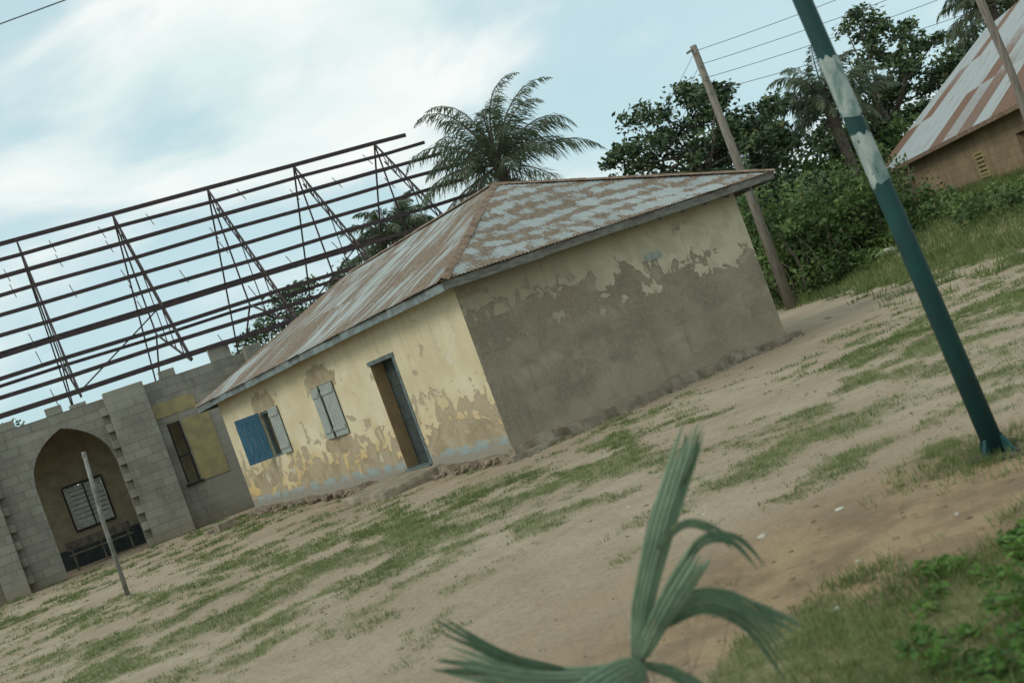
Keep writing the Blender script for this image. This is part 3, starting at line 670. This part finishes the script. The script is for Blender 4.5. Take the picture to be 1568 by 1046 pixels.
# ---------------------------------------------------------------- trees
def ell(n,c,r,hollow=.45):
    d=RNG.normal(size=(n,3)); d/=np.linalg.norm(d,axis=1)[:,None]; rr=hollow+(1-hollow)*RNG.random(n)**.5
    return np.array(c)+d*rr[:,None]*np.array(r)
def tree(name,base,blobs,nclump,nleaf,size,mat,trunk_r=.25,cr=.55,asp=.5):
    e=empty(name,(0,0,0)); P=[]; cents=[]
    tot=sum(np.prod(r)**.67 for c,r in blobs)
    for c,r in blobs:
        k=max(3,int(nclump*np.prod(r)**.67/tot)); cc=ell(k,c,r,.35); cents.append(cc)
    cc=np.concatenate(cents)
    for c in cc:
        s=cr*random.uniform(.5,1.4); n=int(nleaf*s/cr*random.uniform(.6,1.3)); P.append(c+np.clip(RNG.normal(size=(n,3)),-1.9,1.9)*np.array([s,s,s*.6])*.6)
    P=np.concatenate(P); polys("foliage",leafquads(P,size,asp,flat=.25),mat,e)
    b=MB(); bx,by,bz=base; top=np.mean([c for c,r in blobs],axis=0)
    mid=[bx*.7+top[0]*.3,by*.7+top[1]*.3,bz+(top[2]-bz)*.5]
    b.tube([(bx,by,bz-.3),(bx+.05,by,bz+.6),mid,top.tolist()],[trunk_r*1.3,trunk_r,trunk_r*.8,trunk_r*.4],9)
    for c in cc[::3]:
        t=random.uniform(.3,.9); p=np.array(mid)*(1-t)+top*t; m=(p+c)/2+np.array([0,0,-.15]); b.tube([p.tolist(),m.tolist(),c.tolist()],[trunk_r*.3,trunk_r*.17,.02],5)
    b.obj("trunk",M['bark'],e,smooth=True); return e
def palm(name,base,ch,nf,fl,mat,droop=1.0,tr=.2,lw=.05,up=1.2,az0=0):
    e=empty(name,(0,0,0)); bx,by,bz=base; Q4=[]; b=MB()
    b.tube([(bx,by,bz-.3),(bx+.1,by,bz+(ch-bz)*.5),(bx,by,ch)],[tr*1.3,tr,tr*1.1],10)
    for i in range(26):
        t=random.uniform(.8,1); a=random.uniform(0,6.28); zc=bz+(ch-bz)*t; b.tube([(bx+tr*.8*math.cos(a),by+tr*.8*math.sin(a),zc),(bx+tr*1.7*math.cos(a),by+tr*1.7*math.sin(a),zc+.3)],[.05,.03],5)
    for i in range(nf):
        a=i*2.399+az0+random.uniform(-.2,.2); el=(up-(i/nf)*(up+.35))+random.uniform(-.15,.15); L=fl*random.uniform(.78,1.1); n=26
        p=np.array([bx,by,ch+.1]); pts=[p.copy()]; ang=el; bend=droop*random.uniform(.75,1.35)*(1.9 if el>.2 else 1.2)
        for j in range(n):
            ang-=bend/n*(.1+2.0*(j/n)**1.5); ang=max(ang,-1.4); p=p+np.array([math.cos(a)*math.cos(ang),math.sin(a)*math.cos(ang),math.sin(ang)])*L/n; pts.append(p.copy())
        pts=np.array(pts); b.tube([q.tolist() for q in pts[::3]],[.035*(1-k/(len(pts[::3])))+.008 for k in range(len(pts[::3]))],4,cap=False)
        side=np.array([-math.sin(a),math.cos(a),0])
        for j in range(3,len(pts)-1):
            for sub in (0,.33,.66):
                t=(j+sub)/n; q=pts[j]*(1-sub)+pts[j+1]*sub; dr=pts[j+1]-pts[j]; dr=dr/np.linalg.norm(dr)
                ll=fl*.20*math.sin(math.pi*min(1,.10+.90*t)**.8)+.05
                for sg in (-1,1):
                    dd=side*sg*random.uniform(.5,1)+dr*random.uniform(.5,.9)+np.array([0,0,-random.uniform(-.1,1.0)]); dd/=np.linalg.norm(dd)
                    m=q+dd*ll*.5; tip=q+dd*ll+np.array([0,0,-.45*ll*random.random()])
                    w=dr*lw*.5; Q4.append([q,m+w,tip,m-w])
    polys("fronds",Q4,mat,e); b.obj("trunk",M['bark'],e,smooth=True); return e

palm("oil_palm_tree",(1.7,39,0),7.75,34,3.9,M['leafP'],1.0,.22,.05,1.45,.4)
palm("oil_palm_tree",(-3.3,50,0),8.0,26,3.2,M['leafP'],1.0,.22,.07,1.3,1)
palm("oil_palm_tree",(16.0,47,0.5),6.8,26,3.4,M['leafP'],1.0,.22,.065,1.3,2)
palm("oil_palm_tree",(28.5,56,1),9.6,28,3.4,M['leafP'],1.0,.22,.07,1.3,.5)
palm("oil_palm_tree",(12.9,49,0.5),6.5,24,2.8,M['leafP'],1.1,.2,.06,1.2,3)
tree("broadleaf_tree",(9.3,45,0),[((9.2,45,6.9),(2.2,2.2,1.9)),((7.3,45,6.1),(1.6,1.5,2.2)),((10.9,45,7.5),(1.6,1.6,1.4)),((10.6,45,8.8),(1.3,1.3,1.0)),((8.4,45,4.6),(2.8,2,1.3)),((12.3,45,6.2),(1.7,1.6,1.8)),((8.3,45,8.2),(1.0,1,.8))],135,145,.25,M['leafA'],.3,.5)
tree("broadleaf_tree",(20,52,1),[((20.3,52,8.0),(2.5,2.2,2.1)),((18.2,52,6.5),(1.9,1.8,1.6)),((22.7,52,7.2),(1.8,1.8,1.6)),((20.9,52,9.8),(1.7,1.5,1.1)),((17.2,51,4.6),(2.2,2,1.6)),((21,52,5.4),(2.6,2,1.5))],110,130,.28,M['leafA'],.3,.5)
tree("broadleaf_tree",(-9.7,62,0),[((-9.3,62,7.6),(3.4,2.4,1.8)),((-6.6,62,8.0),(2,2,1.4)),((-12.4,62,6.6),(2.2,2,1.6))],60,110,.3,M['leafA'],.3,.6)
tree("broadleaf_tree",(33,60,1),[((33,60,10.5),(3,3,2.5)),((30,60,8),(2.6,2.6,2))],60,110,.36,M['leafA'],.35,.7)
e=empty("slender_tree",(0,0,0)); b=MB(); b.tube([(12.9,25,.2),(12.62,25,2),(12.65,25,3.6),(12.55,25,5.5),(12.75,25,8.5)],[.12,.10,.085,.095,.07],10)
b.tube([(12.6,25,6.2),(13.3,25.1,7.4)],[.05,.02],6); b.obj("trunk",M['wood'],e,smooth=True)
polys("foliage",leafquads(ell(2500,(12.9,25,9.6),(1.3,1.3,.9),.2),.16,.4),M['leafB'],e)
def mass(name,blobs,per,size,mat,cr=.35,nl=90):
    P=[]
    for c,r in blobs:
        for q in ell(per,c,r,.5):
            s=cr*random.uniform(.5,1.4); P.append(q+np.clip(RNG.normal(size=(nl,3)),-2,2)*s*np.array([.6,.6,.45]))
    P=np.concatenate(P); P=P[P[:,2]>height(P[:,0],P[:,1])]; return polys(name,leafquads(P,size*RNG.uniform(.7,1.3,len(P)),.55,flat=.2),mat)
bl=[]
for i in range(15):
    t=i/14; x=8.1+t*4.6; y=33.5+.8*math.sin(i*2.1); h=3.5-1.9*t+.7*math.sin(i*1.7); g=float(height(x,y)); bl.append(((x,y,g+h*.48),(.7,.8,h*.54)))
mass("bush_hedge",bl,22,.16,M['leafB'],.42,66)
bl=[]
for i in range(8):
    t=i/7; x=9.2+t*3.3; y=38.5+random.uniform(-.6,.6); h=4.6-1.9*t+random.uniform(-.4,.4); bl.append(((x,y,h*.5+.3),(1.1,.9,h*.52)))
mass("dense_thicket",bl,26,.22,M['leafA'],.45,75)
bl=[]
for i in range(10):
    x=12.6+i*.9; bl.append(((x,50+random.uniform(-1,1),2.9+random.uniform(-.4,.4)),(1.3,1.1,2.6)))
mass("rear_thicket",bl,22,.3,M['leafB'],.6,55)
bl=[]
for i in range(16):
    t=i/15; x=12.6+.9*math.sin(i*2.7)*.5; y=25.5+t*9; g=float(height(x,y)); bl.append(((x,y,g+.1),(.5,.5,random.uniform(.15,.45))))
for i in range(14):
    x=random.uniform(9.4,12.2); y=31.8+random.uniform(-.9,.9); g=float(height(x,y)); bl.append(((x,y,g+.15),(.5,.45,random.uniform(.2,.5))))
mass("low_shrubs",bl,12,.13,M['leafB'],.25,42)
b=MB()
for i in range(44):
    x=random.uniform(8.1,12.5); y=32.3+random.uniform(0,.6); g=float(height(x,y)); dx=random.uniform(-.7,.7); hh=random.uniform(.8,2.3)
    b.tube([(x,y,g-.1),(x+dx*.4,y,g+hh*.6),(x+dx,y+.1,g+hh)],[.03,.02,.01],5)
b.obj("bush_stems",M['bark'],None)
bl=[]
for i in range(64):
    a=R(-62+124*i/63); rr=random.uniform(85,110); x=rr*math.sin(a); y=rr*math.cos(a); h=random.uniform(5,8.5); bl.append(((x,y,h*.45),(5.2,2.5,h*.55)))
mass("distant_tree_line",bl,20,.95,M['leafA'],1.8,38)
bl=[((-27,58,3.6),(2.2,2,3.7)),((-31,58,4),(2.5,2,4)),((-23,60,3),(2.5,2,3.2))]
mass("far_left_trees",bl,45,.32,M['leafA'],.6,70)

# ---------------------------------------------------------------- young palm in the foreground
e=empty("young_palm_plant",(0,0,0)); VV={'fern':[],'fernD':[]}
def leaf(pts,W,m,split=.5,key='fern',side=None,rag=.15,w0=.25,brk=.6):
    V4=VV[key]; pts=[Vector(p) for p in pts]; n=18
    def cr(t):
        u=t*(len(pts)-1); i=min(int(u),len(pts)-2); f=u-i; p0=pts[max(i-1,0)];p1=pts[i];p2=pts[i+1];p3=pts[min(i+2,len(pts)-1)]
        return .5*((2*p1)+(p2-p0)*f+(2*p0-5*p1+4*p2-p3)*f*f+(3*p1-p0-3*p2+p3)*f**3)
    view=Vector((.15,-1,.25)).normalized() if side is None else Vector(side).normalized()
    for j in range(m):
        o=(j-(m-1)/2)/m; te=1-random.random()*rag-abs(o)*.12; row=[]; wob=random.uniform(-.3,.3)
        for i in range(n+1):
            t=te*i/n; p=cr(t); d=(cr(min(1,t+.02))-cr(max(0,t-.02))).normalized(); s=d.cross(view).normalized(); nn=s.cross(d)
            w=W*(w0+(1-w0)*math.sin(math.pi*min(1,t*.7+.03))**.9)
            sp=max(0,t-brk); c=p+s*w*(o*(1+split*sp*2.2)+wob*sp*split)+nn*(.35*w*math.cos(o*3.1)+wob*sp*w)
            hw=w/(2*m)*1.12*(1-max(0,(t/te-brk)/(1-brk))**2*.97)
            row.append((c-s*hw,c+nn*hw*.5,c+s*hw))
        for i in range(n):
            a,bq=row[i],row[i+1]; V4.append([a[0],a[1],bq[1],bq[0]]); V4.append([a[1],a[2],bq[2],bq[1]])
leaf([(.03,3.5,.60),(.10,3.48,.76),(.24,3.47,.97),(.37,3.5,1.13),(.47,3.52,1.25)],.085,6,.2,rag=.15,w0=.5,brk=.75)
leaf([(.22,3.49,.94),(.31,3.48,1.05),(.39,3.49,1.14),(.44,3.5,1.23)],.05,2,.8,'fernD',rag=.1,w0=.5)
leaf([(.04,3.52,.62),(.11,3.52,.78),(.22,3.54,.96),(.29,3.56,1.06)],.05,3,.3,'fernD',w0=.5)
leaf([(.04,3.48,.61),(.15,3.42,.73),(.26,3.38,.83),(.33,3.36,.89)],.08,5,.3,w0=.4,brk=.75)
leaf([(.22,3.42,.79),(.32,3.38,.90),(.42,3.35,.88),(.47,3.33,.76)],.035,2,.8,'fernD',rag=.2)
leaf([(.20,3.42,.92),(.30,3.38,.97),(.38,3.36,.92),(.43,3.34,.82)],.03,2,.8,'fernD',rag=.2)
leaf([(.14,3.45,.70),(.28,3.42,.72),(.40,3.38,.62),(.47,3.33,.40)],.09,6,.5,'fernD',rag=.2,w0=.5,brk=.7)
leaf([(.28,3.42,.72),(.38,3.40,.68),(.47,3.38,.60),(.52,3.36,.54)],.04,2,.8,'fernD',rag=.2)
leaf([(.03,3.5,.58),(-.14,3.47,.61),(-.32,3.45,.68),(-.46,3.44,.77),(-.58,3.42,.87)],.08,5,.7,'fern',rag=.2,w0=.45,brk=.65)
leaf([(-.20,3.46,.66),(-.35,3.44,.76),(-.45,3.42,.87),(-.53,3.40,.97)],.04,3,1.0,'fernD',rag=.2)
leaf([(-.25,3.46,.65),(-.38,3.44,.72),(-.50,3.42,.79),(-.61,3.40,.84)],.04,2,1.0,'fernD',rag=.2)
leaf([(.02,3.46,.58),(-.06,3.36,.60),(-.17,3.26,.59),(-.24,3.18,.52)],.13,7,.5,'fern',rag=.2,w0=.5)
leaf([(-.02,3.4,.58),(-.14,3.36,.58),(-.26,3.3,.56),(-.36,3.25,.52)],.07,4,.7,'fernD',rag=.2,w0=.5)
leaf([(.03,3.5,.58),(.12,3.38,.55),(.19,3.28,.46),(.22,3.2,.36)],.05,3,.6,'fernD')
for k in VV: polys("leaves_"+k,[[tuple(q) for q in f] for f in VV[k]],M[k],e)
b=MB(); b.tube([(0.0,3.5,-.05),(.01,3.5,.3),(.035,3.5,.62)],[.018,.013,.009],8); b.tube([(.03,3.5,.56),(.05,3.49,.68)],[.014,.007],8); b.obj("stem",M['bark'],e,smooth=True)
xs_=RNG.uniform(-.75,.1,60); ys_=RNG.uniform(3.35,3.9,60); polys("dry_weeds",blades(xs_,ys_,RNG.uniform(.45,.75,60),2,.02,.004),M['bark'],k=3)

# ---------------------------------------------------------------- light, sky, camera
az=Vector((-.85,-.45,0)).normalized(); el=R(42)
sd=Vector((az.x*math.cos(el),az.y*math.cos(el),math.sin(el)))
sun=bpy.data.lights.new("sun",'SUN'); sun.energy=1.3; sun.angle=R(25); sun.color=(1,.94,.82)
so=bpy.data.objects.new("sun",sun); so.rotation_euler=sd.to_track_quat('Z','Y').to_euler(); COL.objects.link(so)
w=bpy.data.worlds.new("World"); S.world=w; w.use_nodes=True; n=w.node_tree.nodes; l=w.node_tree.links; bg=n["Background"]; bg.inputs[1].default_value=.125
sk=n.new("ShaderNodeTexSky"); sk.sky_type='NISHITA'; sk.sun_disc=False; sk.sun_elevation=el; sk.sun_rotation=math.atan2(sd.x,sd.y); sk.dust_density=1
tc=n.new("ShaderNodeTexCoord"); mp=n.new("ShaderNodeMapping"); mp.inputs["Scale"].default_value=(1,1,2.2); mp.inputs["Location"].default_value=(.9,0,.55); l.new(tc.outputs["Generated"],mp.inputs[0])
nz=n.new("ShaderNodeTexNoise"); nz.inputs["Scale"].default_value=3.6; nz.inputs["Detail"].default_value=7; nz.inputs["Roughness"].default_value=.5; nz.inputs["Distortion"].default_value=.35; l.new(mp.outputs[0],nz.inputs[0])
r1=n.new("ShaderNodeMapRange"); r1.interpolation_type='SMOOTHSTEP'; l.new(nz.outputs[0],r1.inputs[0])
for i,v in ((1,.40),(2,.57),(3,.15),(4,1.0)): r1.inputs[i].default_value=v
nz2=n.new("ShaderNodeTexNoise"); nz2.inputs["Scale"].default_value=5; nz2.inputs["Detail"].default_value=6; l.new(mp.outputs[0],nz2.inputs[0])
r2=n.new("ShaderNodeMapRange"); l.new(nz2.outputs[0],r2.inputs[0]); r2.inputs[1].default_value=.35; r2.inputs[2].default_value=.62
cm=n.new("ShaderNodeMixRGB"); l.new(r2.outputs[0],cm.inputs[0]); cm.inputs[1].default_value=(5.8,6.9,6.9,1); cm.inputs[2].default_value=(7.6,7.9,7.7,1)
bl_=n.new("ShaderNodeMixRGB"); bl_.inputs[0].default_value=.8; l.new(sk.outputs[0],bl_.inputs[1]); bl_.inputs[2].default_value=(4.2,6.1,6.5,1)
mx=n.new("ShaderNodeMixRGB"); l.new(r1.outputs[0],mx.inputs[0]); l.new(bl_.outputs[0],mx.inputs[1]); l.new(cm.outputs[0],mx.inputs[2]); l.new(mx.outputs[0],bg.inputs[0])
cam=bpy.data.cameras.new("camera"); cam.sensor_width=36; cam.lens=1700/1568*36; cam.clip_end=3000; cam.clip_start=.05
cam.dof.use_dof=True; cam.dof.focus_distance=20; cam.dof.aperture_fstop=2.4
co=bpy.data.objects.new("camera",cam); COL.objects.link(co); S.camera=co
co.matrix_world=Matrix.Translation((0,0,1.65))@Matrix.Rotation(R(90.37),4,'X')@Matrix.Rotation(R(-20.2),4,'Z')
S.view_settings.view_transform='Standard'; S.view_settings.look='None'; S.view_settings.exposure=0
